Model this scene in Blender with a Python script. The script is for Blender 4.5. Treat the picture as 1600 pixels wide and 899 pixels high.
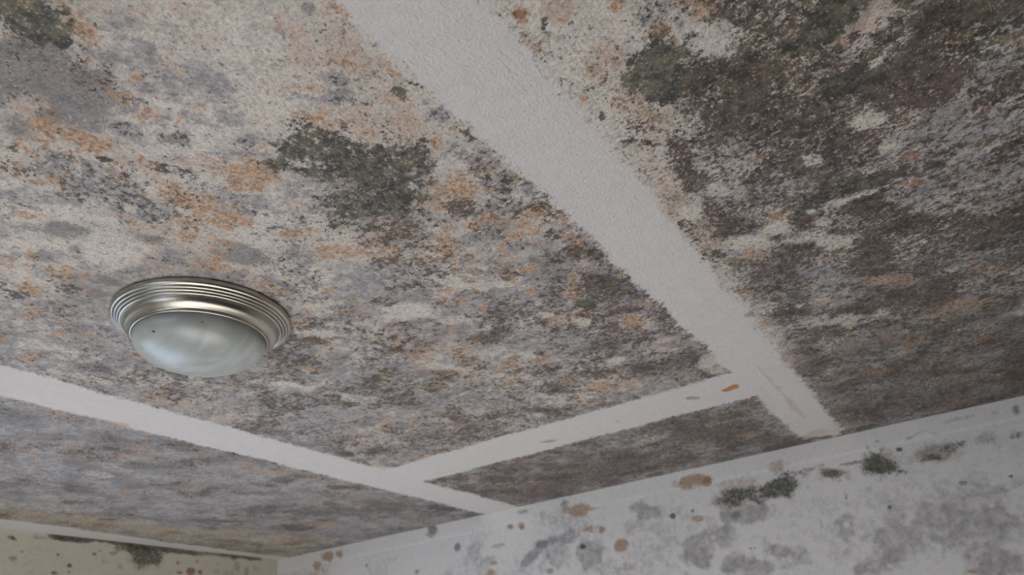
import bpy, bmesh, math
import numpy as np
from mathutils import Matrix, Vector

scene = bpy.context.scene
for o in list(bpy.data.objects):
    bpy.data.objects.remove(o, do_unlink=True)
COL = scene.collection

# ------------------------------------------------------------ camera
YAW, PITCH, ROLL, FPX = -0.54338, 0.52780, -0.08072, 1063.43
cy_, sy_, cp_, sp_ = math.cos(YAW), math.sin(YAW), math.cos(PITCH), math.sin(PITCH)
fwd = Vector((cp_ * sy_, cp_ * cy_, sp_))
rgt = Vector((cy_, -sy_, 0))
upv = rgt.cross(fwd)
r2 = math.cos(ROLL) * rgt + math.sin(ROLL) * upv
u2 = -math.sin(ROLL) * rgt + math.cos(ROLL) * upv
cam_d = bpy.data.cameras.new('camera')
cam = bpy.data.objects.new('camera', cam_d)
COL.objects.link(cam)
m = Matrix.Identity(4)
for i in range(3):
    m[i][0], m[i][1], m[i][2] = r2[i], u2[i], -fwd[i]
m[0][3], m[1][3], m[2][3] = 0.0, 0.0, 1.85
cam.matrix_world = m
cam_d.sensor_width = 36.0
cam_d.lens = FPX / 1600 * 36.0
cam_d.clip_start = 0.01
cam_d.dof.use_dof = True
cam_d.dof.focus_distance = 0.86
cam_d.dof.aperture_fstop = 7.0
scene.camera = cam

# ------------------------------------------------------------ sky, window light, exposure
world = bpy.data.worlds.new('sky')
scene.world = world
world.use_nodes = True
wn = world.node_tree
wn.nodes.clear()
bg = wn.nodes.new('ShaderNodeBackground')
wo = wn.nodes.new('ShaderNodeOutputWorld')
bg.inputs['Color'].default_value = (0.55, 0.70, 1.0, 1)
bg.inputs['Strength'].default_value = 0.25
wn.links.new(bg.outputs[0], wo.inputs[0])


def area(name, loc, direction, sx, sy, watts, col):
    l = bpy.data.lights.new(name, 'AREA')
    l.shape = 'RECTANGLE'
    l.size, l.size_y = sx, sy
    l.energy = watts
    l.color = col
    o = bpy.data.objects.new(name, l)
    o.location = loc
    o.rotation_euler = Vector(direction).to_track_quat('-Z', 'Y').to_euler()
    COL.objects.link(o)
    return o


H = 2.44
XL, XR, YB, YN = -2.79, 2.2, 2.2816, -2.2
WLY0, WLY1, WZ0, WZ1 = 0.25, 1.60, 0.75, 1.75        # window in the left wall
WBX0, WBX1 = -1.80, -0.45                                 # unseen window added behind the camera, sized so its sun patch lights the ceiling
WBZ0, WBZ1 = 0.75, 2.05
area('window_daylight_left', (XL - 0.19, (WLY0 + WLY1) / 2, (WZ0 + WZ1) / 2), (1, 0, 0.12),
     WLY1 - WLY0 - .06, WZ1 - WZ0 - .06, 1.2, (0.58, 0.78, 1.0))
area('added_window_daylight', ((WBX0 + WBX1) / 2, YN - 0.06, (WBZ0 + WBZ1) / 2), (0, 1, 0.12),
     WBX1 - WBX0 - .06, WBZ1 - WBZ0 - .06, 1.1, (0.78, 0.89, 1.0))  # sky fill from the window added behind the camera
# low sun through the added near window; its patch on the floor lights the ceiling
sun_d = bpy.data.lights.new('sun', 'SUN')
sun_d.energy = 10.5
sun_d.angle = 0.009
sun_d.color = (1.0, 0.985, 0.96)
sun = bpy.data.objects.new('sun', sun_d)
sun.rotation_euler = Vector((0.0, math.cos(math.radians(27)), -math.sin(math.radians(27)))).to_track_quat('-Z', 'Y').to_euler()
COL.objects.link(sun)

scene.view_settings.view_transform = 'Standard'
scene.view_settings.look = 'None'
scene.view_settings.gamma = 1.0
scene.view_settings.exposure = 2.56
scene.view_settings.use_curve_mapping = False

# ------------------------------------------------------------ stain survey of the ceiling and walls
# every entry: kind  x  y  semi-axis  semi-axis  angle  strength      (metres, degrees)
CEIL = (
    'K -0.598 0.129 0.0326 0.0258 -129 0.85;K -0.593 0.156 0.0193 0.0183 -111 0.90;K -0.602 0.110 0.0204 0.0120 -170 0.90;O -0.569 0.163 0.0225 0.0170 108 0.80;O -0.563 0.137 0.0099 0.0066 -122 0.50;'
    'L -0.645 0.136 0.0203 0.0091 -152 0.70;D -0.659 0.186 0.0784 0.0579 -144 0.90;D -0.759 0.195 0.0245 0.0176 -146 0.80;D -0.700 0.221 0.0484 0.0252 -120 0.80;G -0.570 0.232 0.0641 0.0438 -101 0.70;'
    'G -0.532 0.283 0.0401 0.0240 98 0.80;G -0.553 0.327 0.0198 0.0185 126 0.80;G -0.531 0.181 0.0216 0.0155 170 0.70;O -0.544 0.246 0.0112 0.0072 100 0.75;O -0.586 0.233 0.0150 0.0085 101 0.75;'
    'O -0.728 0.238 0.0434 0.0197 -105 0.95;O -0.709 0.267 0.0194 0.0124 -104 0.90;O -0.634 0.272 0.0266 0.0146 -109 0.70;B -0.633 0.271 0.0089 0.0073 -155 0.55;D -0.645 0.313 0.0208 0.0163 -177 0.75;'
    'S -0.643 0.314 0.0295 0.0232 -169 0.75;S -0.694 0.340 0.0343 0.0133 -117 0.85;S -0.736 0.286 0.0147 0.0092 -117 0.90;S -0.665 0.268 0.0321 0.0232 -122 0.70;G -0.665 0.268 0.0321 0.0255 -125 0.80;'
    'P -0.472 0.217 0.0272 0.0205 -137 0.75;P -0.517 0.189 0.0217 0.0165 176 0.55;P -0.497 0.235 0.0228 0.0175 -120 0.60;W -0.454 0.267 0.0357 0.0341 -137 0.80;W -0.496 0.271 0.0247 0.0136 -96 0.60;'
    'W -0.493 0.336 0.0559 0.0398 155 0.60;W -0.691 0.296 0.0265 0.0133 -150 0.50;W -0.595 0.270 0.0250 0.0107 -111 0.50;G -0.420 0.280 0.0133 0.0074 -100 0.70;S -0.420 0.283 0.0134 0.0074 -100 0.70;'
    'D -0.377 0.280 0.0078 0.0070 143 0.70;P -0.410 0.247 0.0123 0.0057 -148 0.50;O -0.464 0.334 0.0417 0.0202 -147 0.35;O -0.396 0.349 0.0199 0.0080 -130 0.60;G -0.423 0.356 0.0162 0.0131 -134 0.80;'
    'S -0.420 0.358 0.0176 0.0131 -132 0.80;G -0.444 0.376 0.0393 0.0126 -144 0.70;S -0.427 0.399 0.0435 0.0099 -143 0.70;K -0.379 0.419 0.0133 0.0085 -110 0.95;O -0.365 0.398 0.0241 0.0064 -116 0.70;'
    'S -0.358 0.417 0.0158 0.0047 -122 0.90;P -0.404 0.456 0.0282 0.0234 -82 0.80;O -0.478 0.398 0.0337 0.0230 -151 0.45;P -0.399 0.401 0.0215 0.0115 -145 0.50;G -0.364 0.473 0.0334 0.0228 -96 0.80;'
    'S -0.365 0.474 0.0331 0.0194 -102 0.85;S -0.361 0.509 0.0300 0.0112 -91 0.80;S -0.484 0.414 0.0453 0.0131 -143 0.60;L -0.385 0.542 0.0098 0.0096 -118 0.70;O -0.403 0.512 0.0188 0.0112 130 0.70;'
    'W -0.342 0.350 0.0329 0.0260 143 0.80;W -0.415 0.550 0.0380 0.0277 -90 0.70;O -0.357 0.301 0.0186 0.0106 -96 0.45;O -0.359 0.326 0.0133 0.0046 -92 0.50;K -0.536 0.432 0.0529 0.0435 -145 0.72;'
    'K -0.490 0.499 0.0665 0.0600 -105 0.74;K -0.570 0.539 0.0530 0.0438 -113 0.66;K -0.503 0.557 0.0467 0.0353 -74 0.78;K -0.582 0.590 0.0239 0.0175 -146 0.80;D -0.548 0.453 0.0636 0.0483 -139 0.50;'
    'D -0.535 0.522 0.0761 0.0626 -134 0.60;S -0.528 0.485 0.1061 0.0978 -145 0.70;W -0.552 0.434 0.0191 0.0085 -144 0.50;B -0.520 0.520 0.0193 0.0166 149 0.50;P -0.450 0.515 0.0239 0.0153 126 0.80;'
    'D -0.439 0.534 0.0377 0.0134 125 0.70;S -0.437 0.532 0.0526 0.0233 126 0.80;O -0.432 0.590 0.0434 0.0321 -98 0.70;O -0.620 0.402 0.0345 0.0328 -179 0.85;O -0.641 0.429 0.0199 0.0119 -149 0.80;'
    'O -0.638 0.378 0.0298 0.0232 -132 0.60;G -0.579 0.365 0.0168 0.0154 176 0.80;S -0.582 0.367 0.0189 0.0164 -140 0.75;G -0.686 0.434 0.0450 0.0290 -138 0.80;S -0.682 0.456 0.0416 0.0209 -135 0.75;'
    'O -0.684 0.525 0.0322 0.0154 -154 0.95;O -0.714 0.462 0.0162 0.0117 -87 0.80;O -0.647 0.623 0.0579 0.0178 -141 0.65;O -0.474 0.611 0.0270 0.0118 -141 0.80;B -0.459 0.624 0.0127 0.0118 -133 0.80;'
    'S -0.445 0.640 0.0486 0.0351 -110 0.60;O -0.416 0.616 0.0265 0.0185 113 0.50;G -0.438 0.686 0.0583 0.0400 -124 0.60;O -0.721 0.357 0.0303 0.0137 -98 0.55;O -0.724 0.407 0.0597 0.0192 -107 0.85;'
    'O -0.776 0.339 0.0175 0.0147 -111 0.90;R -0.780 0.341 0.0105 0.0087 -138 0.70;O -0.795 0.431 0.0234 0.0131 152 0.75;O -0.753 0.308 0.0185 0.0124 107 0.70;O -0.820 0.270 0.0177 0.0141 -91 0.80;'
    'O -0.758 0.216 0.0181 0.0125 -104 0.60;O -0.738 0.452 0.0210 0.0111 -110 0.80;G -0.878 0.275 0.0597 0.0286 -138 0.60;G -0.785 0.298 0.0495 0.0417 -135 0.75;S -0.792 0.301 0.0775 0.0568 -126 0.68;'
    'G -0.805 0.361 0.0467 0.0334 -136 0.75;S -0.798 0.375 0.0626 0.0371 -130 0.68;D -0.919 0.328 0.0306 0.0227 -159 0.95;D -0.786 0.516 0.0359 0.0237 -125 0.85;D -0.851 0.410 0.0219 0.0134 -138 0.75;'
    'D -0.948 0.292 0.0308 0.0128 -135 0.60;S -0.799 0.207 0.0130 0.0091 163 0.80;S -0.838 0.225 0.0190 0.0139 -97 0.80;O -0.819 0.403 0.0208 0.0092 -146 0.70;O -0.778 0.484 0.0105 0.0104 112 0.90;'
    'O -0.811 0.495 0.0169 0.0120 161 0.80;O -0.837 0.525 0.0459 0.0136 -119 0.60;O -0.919 0.278 0.0285 0.0112 -123 0.60;O -0.903 0.446 0.0177 0.0111 -137 0.60;W -0.989 0.320 0.0655 0.0287 -147 0.80;'
    'W -0.931 0.389 0.0631 0.0300 -147 0.80;W -0.866 0.326 0.0372 0.0191 -124 0.70;W -1.041 0.354 0.0549 0.0247 -147 0.50;W -0.604 0.335 0.0241 0.0168 163 0.70;W -0.671 0.312 0.0299 0.0091 -144 0.60;'
    'O -1.012 0.381 0.0147 0.0109 176 0.95;O -1.053 0.329 0.0207 0.0112 -137 0.60;O -1.119 0.408 0.0185 0.0086 -138 0.80;O -1.199 0.382 0.0188 0.0110 -143 0.60;O -1.232 0.477 0.0096 0.0073 -159 0.80;'
    'O -1.194 0.520 0.0172 0.0131 175 0.60;D -1.050 0.446 0.0185 0.0145 174 0.85;D -1.197 0.456 0.0136 0.0099 -140 0.70;D -1.333 0.604 0.0440 0.0295 -128 0.70;D -1.349 0.665 0.0299 0.0216 173 0.60;'
    'S -1.062 0.412 0.0227 0.0164 -144 0.90;S -1.138 0.373 0.0343 0.0266 -133 0.80;S -1.128 0.426 0.0444 0.0141 -120 0.80;S -1.339 0.620 0.0446 0.0333 -129 0.80;L -1.363 0.620 0.0447 0.0272 -125 0.40;'
    'L -1.164 0.466 0.0286 0.0148 -131 0.40;W -1.296 0.501 0.0504 0.0288 -129 0.50;L -0.768 0.724 0.0193 0.0136 -133 0.90;O -0.832 0.601 0.0318 0.0146 -117 0.80;R -0.824 0.627 0.0233 0.0102 -105 0.70;'
    'S -0.808 0.626 0.0501 0.0253 -130 0.70;O -0.887 0.724 0.0224 0.0124 -142 0.70;R -0.887 0.724 0.0157 0.0099 -144 0.70;G -0.752 0.610 0.0177 0.0137 142 0.90;S -0.744 0.603 0.0677 0.0270 -130 0.60;'
    'O -0.769 0.673 0.0152 0.0123 149 0.60;O -0.860 0.699 0.0216 0.0191 -123 0.40;W -0.708 0.831 0.0467 0.0285 -123 0.80;W -0.890 0.772 0.0462 0.0158 -139 0.60;W -0.595 0.780 0.0328 0.0203 -125 0.50;'
    'S -0.721 0.758 0.0265 0.0200 -121 0.90;S -0.686 0.736 0.0193 0.0127 -125 0.80;S -0.616 0.722 0.0314 0.0233 -123 0.60;G -0.610 0.740 0.0524 0.0279 -132 0.60;O -0.832 0.957 0.0386 0.0182 -132 0.70;'
    'O -0.843 1.010 0.0186 0.0130 -135 0.80;O -0.794 0.951 0.0379 0.0088 -138 0.50;W -0.814 1.059 0.0563 0.0160 -124 0.60;W -0.675 0.892 0.0354 0.0152 -138 0.40;L -0.542 0.784 0.0169 0.0139 97 0.75;'
    'O -0.542 0.826 0.0131 0.0104 -131 0.85;O -0.566 0.804 0.0151 0.0083 -138 0.70;O -0.607 0.892 0.0169 0.0115 121 0.85;O -0.610 0.808 0.0153 0.0109 -137 0.70;W -0.549 0.846 0.0505 0.0192 -132 0.70;'
    'G -0.466 0.726 0.0788 0.0276 -140 0.85;G -0.551 0.888 0.0854 0.0227 -139 0.85;G -0.442 0.881 0.0663 0.0368 -136 0.70;O -0.504 0.898 0.0174 0.0113 -101 0.90;O -0.472 0.837 0.0194 0.0119 -135 0.80;'
    'R -0.431 0.681 0.0127 0.0111 110 0.80;O -0.441 0.683 0.0245 0.0158 -138 0.70;R -0.470 0.678 0.0082 0.0075 110 0.70;O -0.473 0.678 0.0152 0.0114 -138 0.60;O -0.393 0.721 0.0472 0.0233 112 0.50;'
    'O -0.427 0.747 0.0296 0.0154 -160 0.60;L -0.362 0.707 0.0243 0.0180 -93 0.75;S -0.362 0.707 0.0378 0.0247 -81 0.90;S -0.387 0.776 0.0242 0.0169 -132 0.90;L -0.390 0.734 0.0376 0.0160 128 0.40;'
    'K -0.355 0.864 0.0291 0.0162 -112 0.80;S -0.359 0.861 0.0542 0.0293 -113 0.95;S -0.393 0.838 0.0317 0.0185 -135 0.80;S -0.359 0.807 0.0323 0.0113 -107 0.80;B -0.390 0.981 0.0613 0.0461 -117 0.55;'
    'S -0.367 0.986 0.0903 0.0431 -95 0.90;S -0.345 1.019 0.0550 0.0240 -86 0.95;L -0.352 0.943 0.0401 0.0137 -94 0.50;O -0.442 0.936 0.0346 0.0139 122 0.75;O -0.486 1.040 0.0338 0.0158 -70 0.80;'
    'O -0.526 1.029 0.0263 0.0138 -95 0.85;L -0.526 1.005 0.0146 0.0085 -104 0.70;W -0.531 0.990 0.0151 0.0121 -118 0.90;O -0.416 1.118 0.0498 0.0146 -92 0.85;O -0.371 1.076 0.0186 0.0135 -114 0.70;'
    'B -0.357 1.151 0.0582 0.0242 -96 0.55;S -0.342 1.147 0.0776 0.0289 -94 0.95;K -0.455 1.001 0.0251 0.0123 -112 0.90;B -0.468 1.072 0.0592 0.0266 -112 0.50;S -0.456 1.048 0.0698 0.0447 -111 0.75;'
    'B -0.436 1.234 0.0328 0.0203 101 0.90;S -0.441 1.187 0.0693 0.0419 -128 0.80;O -0.419 1.287 0.0411 0.0233 102 0.70;W -0.419 1.287 0.0488 0.0306 97 0.50;B -0.492 1.332 0.0481 0.0251 -147 0.85;'
    'S -0.412 1.358 0.0843 0.0490 -144 0.80;S -0.372 1.350 0.0650 0.0363 99 0.90;D -0.390 1.378 0.0538 0.0336 93 0.70;O -0.634 1.094 0.0328 0.0196 158 0.70;O -0.640 1.161 0.0325 0.0166 -149 0.75;'
    'O -0.639 1.292 0.0362 0.0181 -132 0.75;O -0.762 1.228 0.0210 0.0147 -127 0.70;O -0.622 1.385 0.0257 0.0153 -127 0.75;O -0.560 1.428 0.0260 0.0171 98 0.60;O -0.707 1.447 0.0463 0.0173 -134 0.60;'
    'O -0.558 1.118 0.0283 0.0110 -124 0.70;W -0.650 1.126 0.0207 0.0174 -96 0.90;W -0.517 1.272 0.0215 0.0154 -115 0.80;W -0.489 1.064 0.0211 0.0110 -108 0.80;W -0.363 1.426 0.0574 0.0228 -81 0.60;'
    'O -0.358 1.477 0.0290 0.0162 95 0.40;D -0.626 0.990 0.0186 0.0141 -94 0.90;D -0.640 1.049 0.0121 0.0100 103 0.80;B -0.624 0.988 0.0165 0.0122 -104 0.70;G -0.582 1.121 0.0814 0.0529 -129 0.80;'
    'G -0.571 0.982 0.0491 0.0306 -133 0.60;O -0.944 1.130 0.0195 0.0159 123 0.85;O -0.922 1.257 0.0217 0.0167 116 0.85;O -0.861 1.310 0.0307 0.0200 117 0.85;O -1.007 1.254 0.0226 0.0171 122 0.85;'
    'O -1.129 1.218 0.0189 0.0172 120 0.85;O -0.817 1.167 0.0176 0.0145 -121 0.70;O -1.018 1.131 0.0123 0.0117 109 0.70;W -1.259 1.019 0.0136 0.0125 -177 1.00;W -1.168 1.067 0.0261 0.0115 -102 0.90;'
    'W -1.069 1.054 0.0411 0.0192 -120 0.70;W -1.027 1.305 0.0345 0.0133 -118 0.70;W -1.128 0.885 0.0523 0.0177 -123 0.60;L -1.039 0.998 0.0208 0.0146 -124 0.95;K -1.039 0.998 0.0168 0.0145 -113 0.80;'
    'L -1.102 1.006 0.0214 0.0114 -119 0.90;K -1.102 1.006 0.0172 0.0113 -115 0.60;O -1.152 0.863 0.0206 0.0106 -129 0.90;O -1.031 0.865 0.0182 0.0094 -113 0.80;K -1.036 0.891 0.0106 0.0097 -170 0.90;'
    'D -1.059 0.902 0.0392 0.0170 -138 0.50;S -0.928 0.986 0.0404 0.0346 133 0.90;D -0.923 0.991 0.0404 0.0347 132 0.45;G -1.231 1.029 0.1411 0.0875 -101 0.85;G -0.928 1.205 0.1815 0.1021 -134 0.70;'
    'O -1.275 1.511 0.0376 0.0187 -153 0.90;L -1.117 1.503 0.0380 0.0263 149 0.80;O -1.226 1.554 0.0203 0.0176 90 0.50;D -1.394 1.323 0.0365 0.0202 -95 0.95;K -1.388 1.329 0.0283 0.0152 -96 0.80;'
    'D -1.400 1.202 0.0359 0.0149 -104 0.80;B -1.087 1.408 0.1657 0.0592 -168 0.45;S -1.111 1.383 0.1889 0.0942 -153 0.80;S -0.849 1.198 0.1497 0.1147 -126 0.60;W -1.415 1.514 0.0380 0.0136 -132 0.60;'
    'W -1.984 0.985 0.0345 0.0267 -120 0.50;W -1.912 0.988 0.0374 0.0256 -121 0.40;O -1.574 0.794 0.0376 0.0178 -105 0.95;O -1.593 0.658 0.0215 0.0186 133 0.80;O -1.632 0.712 0.0192 0.0123 -149 0.80;'
    'O -1.647 1.203 0.0295 0.0231 -88 0.80;O -1.660 1.314 0.0654 0.0201 -120 0.85;O -1.795 1.175 0.0350 0.0131 -111 0.70;O -1.619 1.012 0.0219 0.0213 131 0.70;K -1.635 0.965 0.0160 0.0148 151 0.80;'
    'K -1.581 1.124 0.0227 0.0171 -117 0.80;K -1.751 1.099 0.0250 0.0146 145 0.80;D -1.693 0.633 0.0603 0.0438 -99 0.75;K -1.666 0.620 0.0355 0.0256 -101 0.35;K -1.573 1.264 0.0541 0.0225 -100 0.80;'
    'K -1.880 1.315 0.0229 0.0147 146 0.40;B -1.659 1.570 0.0304 0.0220 -100 0.80;B -1.849 1.473 0.1211 0.0241 -118 0.30;K -1.739 1.576 0.0889 0.0379 -106 0.40;B -1.705 1.897 0.1613 0.0749 -101 0.50;'
    'K -1.631 2.100 0.0722 0.0370 -107 0.80;K -1.518 1.975 0.1117 0.0388 -104 0.60;B -1.861 1.862 0.2785 0.1016 -127 0.60;B -2.204 1.863 0.0777 0.0435 -103 0.90;B -2.268 1.592 0.0672 0.0206 -112 0.80;'
    'K -2.468 1.281 0.0314 0.0198 -107 0.70;O -2.558 1.298 0.0520 0.0311 -107 0.95;R -2.561 1.311 0.0362 0.0209 -107 0.70;O -2.531 1.576 0.0370 0.0226 -102 0.90;R -2.531 1.576 0.0287 0.0219 -88 0.60;'
    'O -2.103 1.901 0.0580 0.0343 -124 0.80;R -2.448 2.077 0.0427 0.0282 -119 0.80;L -2.470 1.602 0.7310 0.0857 -101 0.55;O -2.551 1.175 0.1863 0.0394 -112 0.50;O -2.411 1.848 0.3173 0.0701 -105 0.50;'
    'L -2.463 2.055 0.1584 0.0846 -122 0.50;B -1.052 2.058 0.4061 0.1704 170 0.62;B -0.541 1.884 0.1838 0.1378 147 0.55;S -0.782 1.979 0.5628 0.1963 175 0.70;L -0.449 1.828 0.0566 0.0502 110 0.80;'
    'K -0.442 1.835 0.0405 0.0395 165 0.60;B -0.470 1.955 0.0884 0.0530 106 0.70;O -0.453 2.053 0.0407 0.0254 105 0.80;O -1.051 1.770 0.0494 0.0195 -170 0.80;O -1.028 1.970 0.0346 0.0263 151 0.70;'
    'O -0.988 1.858 0.0328 0.0241 -99 0.60;L -1.428 1.969 0.0998 0.0164 104 0.60;B -1.134 2.026 0.0338 0.0227 -113 0.80;B -0.434 2.158 0.0658 0.0497 -114 0.60;W -0.713 1.871 0.0800 0.0239 178 0.30;'
    'O -0.389 1.627 0.0155 0.0136 169 1.25;O -0.372 1.621 0.0162 0.0133 91 1.20;R -0.375 1.624 0.0153 0.0136 171 1.10;D -0.476 1.621 0.0238 0.0154 -131 1.20;L -0.550 1.642 0.0304 0.0096 -179 0.90;'
    'D -0.924 1.654 0.0295 0.0117 -161 1.20;D -0.940 1.645 0.0113 0.0087 -174 1.00;P -0.698 1.645 0.0099 0.0069 -110 0.90;P -0.288 1.592 0.1310 0.0029 91 1.20;P -0.289 1.856 0.1655 0.0090 91 1.20;'
    'B -0.290 1.798 0.0926 0.0035 91 1.00;B -0.376 2.237 0.0987 0.0434 171 1.00;P -0.309 2.199 0.0968 0.0679 160 1.00;W -0.172 0.457 0.0691 0.0423 -104 0.85;W -0.227 0.526 0.0564 0.0390 -84 0.85;'
    'W -0.227 0.606 0.0419 0.0260 -90 0.70;W -0.133 0.507 0.0371 0.0158 -128 0.70;W -0.073 0.541 0.0243 0.0138 -150 0.80;W -0.060 0.577 0.0254 0.0090 -119 0.70;W -0.255 0.659 0.0369 0.0141 95 0.50;'
    'R -0.212 0.410 0.0060 0.0053 -128 0.95;O -0.212 0.410 0.0106 0.0091 -132 0.70;R -0.223 0.447 0.0049 0.0042 -130 0.70;P -0.176 0.429 0.0173 0.0135 -133 0.90;P -0.154 0.459 0.0126 0.0105 -117 0.60;'
    'S -0.203 0.446 0.0214 0.0061 117 0.95;L -0.205 0.453 0.0117 0.0048 120 0.70;K -0.175 0.455 0.0048 0.0032 -137 1.00;S -0.215 0.479 0.0192 0.0119 -124 0.70;S -0.208 0.493 0.0338 0.0229 -95 0.55;'
    'S -0.202 0.543 0.0128 0.0073 -123 0.80;O -0.214 0.551 0.0066 0.0056 -102 0.80;K -0.210 0.595 0.0046 0.0037 91 0.90;P -0.170 0.511 0.0198 0.0117 -123 0.90;O -0.164 0.507 0.0157 0.0069 -141 0.50;'
    'R -0.102 0.514 0.0176 0.0142 91 0.70;L -0.109 0.520 0.0144 0.0130 83 0.60;P -0.056 0.523 0.0222 0.0159 -119 0.80;S -0.163 0.600 0.0239 0.0142 -135 0.60;P -0.166 0.605 0.0240 0.0144 -135 0.60;'
    'K -0.124 0.566 0.0529 0.0371 -107 1.10;K -0.146 0.561 0.0253 0.0196 -118 0.85;K -0.099 0.559 0.0250 0.0170 -110 0.80;K -0.093 0.604 0.0422 0.0224 -122 0.75;L -0.085 0.628 0.0682 0.0270 -126 0.70;'
    'L -0.078 0.586 0.0447 0.0126 -141 0.50;K -0.056 0.656 0.0529 0.0233 -124 0.72;L -0.160 0.630 0.0379 0.0165 -113 0.70;B -0.178 0.643 0.0336 0.0116 -115 0.60;K -0.027 0.586 0.0388 0.0253 87 0.55;'
    'B -0.038 0.532 0.0188 0.0136 -108 0.80;S -0.034 0.540 0.0360 0.0225 -129 0.90;K -0.002 0.569 0.0299 0.0186 -126 0.40;S 0.002 0.607 0.0498 0.0436 88 0.85;K 0.047 0.615 0.0337 0.0331 59 0.95;'
    'L 0.045 0.629 0.0362 0.0305 173 0.70;G 0.015 0.623 0.0204 0.0187 89 0.70;G 0.011 0.625 0.0082 0.0075 91 0.80;L -0.000 0.674 0.0449 0.0302 -140 0.70;L -0.027 0.608 0.0294 0.0160 96 0.70;'
    'S 0.007 0.704 0.0558 0.0407 -129 0.80;K 0.055 0.722 0.0556 0.0391 79 0.95;K -0.000 0.738 0.0517 0.0250 -134 0.70;K -0.038 0.702 0.0517 0.0302 -129 0.60;S -0.047 0.737 0.0697 0.0332 -135 0.95;'
    'K -0.083 0.717 0.0520 0.0268 -134 0.55;B 0.090 0.780 0.0396 0.0228 -115 0.90;B 0.122 0.742 0.0502 0.0356 94 0.85;B 0.096 0.678 0.0283 0.0178 80 0.70;B 0.145 0.714 0.0678 0.0234 81 0.60;'
    'K 0.207 0.718 0.0408 0.0190 -129 0.80;K 0.194 0.751 0.0310 0.0217 -156 0.60;B 0.170 0.712 0.0695 0.0487 64 0.55;R 0.167 0.714 0.0510 0.0172 82 0.75;R 0.144 0.802 0.0255 0.0138 -119 0.75;'
    'R 0.098 0.767 0.0246 0.0070 -128 0.70;W 0.097 0.647 0.0275 0.0169 135 0.75;W 0.091 0.713 0.0134 0.0108 -147 0.60;W 0.100 0.697 0.0181 0.0090 169 0.50;S 0.108 0.687 0.0660 0.0473 80 0.85;'
    'B 0.047 0.817 0.0536 0.0183 -138 0.70;P 0.056 0.806 0.0255 0.0148 -146 0.90;W 0.059 0.812 0.0275 0.0171 -143 0.75;R 0.103 0.824 0.0236 0.0105 -133 0.60;K 0.015 0.815 0.0549 0.0233 -135 0.60;'
    'R 0.032 0.812 0.0269 0.0092 -138 0.60;W 0.076 0.888 0.0183 0.0115 -119 0.80;G 0.158 0.933 0.0850 0.0748 116 0.90;G 0.161 1.028 0.0949 0.0566 -150 0.95;G 0.204 0.841 0.0685 0.0249 76 0.70;'
    'G 0.129 0.858 0.0210 0.0143 155 0.60;S 0.173 0.929 0.0742 0.0604 134 0.55;S 0.139 0.985 0.1022 0.0630 -148 0.50;O 0.218 0.769 0.0262 0.0114 78 0.50;L 0.183 0.969 0.0304 0.0128 -164 0.50;'
    'R 0.189 0.883 0.0121 0.0090 68 0.60;B 0.202 0.960 0.0369 0.0094 -167 0.60;R 0.095 0.925 0.0156 0.0143 -143 0.70;K 0.120 0.969 0.0144 0.0083 -161 0.70;R 0.096 0.996 0.0167 0.0110 -138 0.70;'
    'B -0.016 0.846 0.0679 0.0348 -131 0.75;B 0.018 0.841 0.0562 0.0242 -135 0.50;S -0.059 0.812 0.0912 0.0585 -118 0.80;K -0.077 0.782 0.0560 0.0314 -130 0.50;K -0.001 0.858 0.0385 0.0177 -134 0.50;'
    'W -0.017 0.842 0.0182 0.0099 -107 0.70;W -0.069 0.865 0.0162 0.0106 -106 0.80;W 0.033 0.923 0.0176 0.0107 -147 0.65;W -0.048 0.910 0.0216 0.0130 -150 0.70;K 0.020 0.949 0.0466 0.0262 -122 0.90;'
    'B -0.009 0.941 0.0436 0.0245 -124 0.60;B 0.023 1.016 0.0354 0.0228 -122 1.00;W 0.029 0.975 0.0170 0.0071 -167 0.70;R 0.045 1.054 0.0200 0.0143 114 0.70;K -0.049 0.948 0.0305 0.0190 -114 0.80;'
    'B -0.064 0.999 0.0509 0.0222 96 0.85;W -0.046 0.972 0.0088 0.0046 -129 1.00;W -0.008 0.974 0.0190 0.0130 180 0.70;W -0.038 1.015 0.0183 0.0111 -108 0.70;G -0.101 0.867 0.0846 0.0540 -120 0.75;'
    'S -0.109 0.861 0.0947 0.0608 -120 0.80;S -0.156 0.753 0.0853 0.0333 99 0.80;B -0.162 0.732 0.0603 0.0116 96 0.80;B -0.164 0.799 0.0280 0.0171 97 0.70;S -0.187 0.673 0.0315 0.0132 -124 0.90;'
    'K -0.184 0.671 0.0104 0.0069 -130 0.80;B -0.202 0.657 0.0119 0.0070 -135 0.70;L -0.198 0.809 0.0148 0.0108 -111 0.80;B -0.169 0.862 0.0238 0.0127 101 0.80;P -0.121 0.855 0.0193 0.0080 102 0.90;'
    'P -0.130 0.914 0.0179 0.0117 -118 0.70;W -0.144 0.824 0.0189 0.0131 -115 0.60;W -0.195 0.851 0.0218 0.0155 84 0.80;W -0.158 0.990 0.0406 0.0212 -131 0.80;W -0.095 0.985 0.0257 0.0156 -120 0.70;'
    'W -0.029 1.096 0.0483 0.0245 -128 0.85;W -0.064 1.044 0.0285 0.0188 -167 0.80;O -0.057 1.144 0.0219 0.0131 -107 0.80;O -0.090 0.946 0.0220 0.0133 150 0.70;O -0.141 1.041 0.0352 0.0184 -130 0.60;'
    'L -0.212 0.977 0.0346 0.0158 -99 0.75;S -0.214 0.921 0.0508 0.0154 -93 0.80;S -0.209 0.984 0.0514 0.0194 -106 0.85;L -0.180 1.046 0.0282 0.0136 -133 0.90;B -0.174 1.060 0.0304 0.0119 -136 0.50;'
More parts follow.
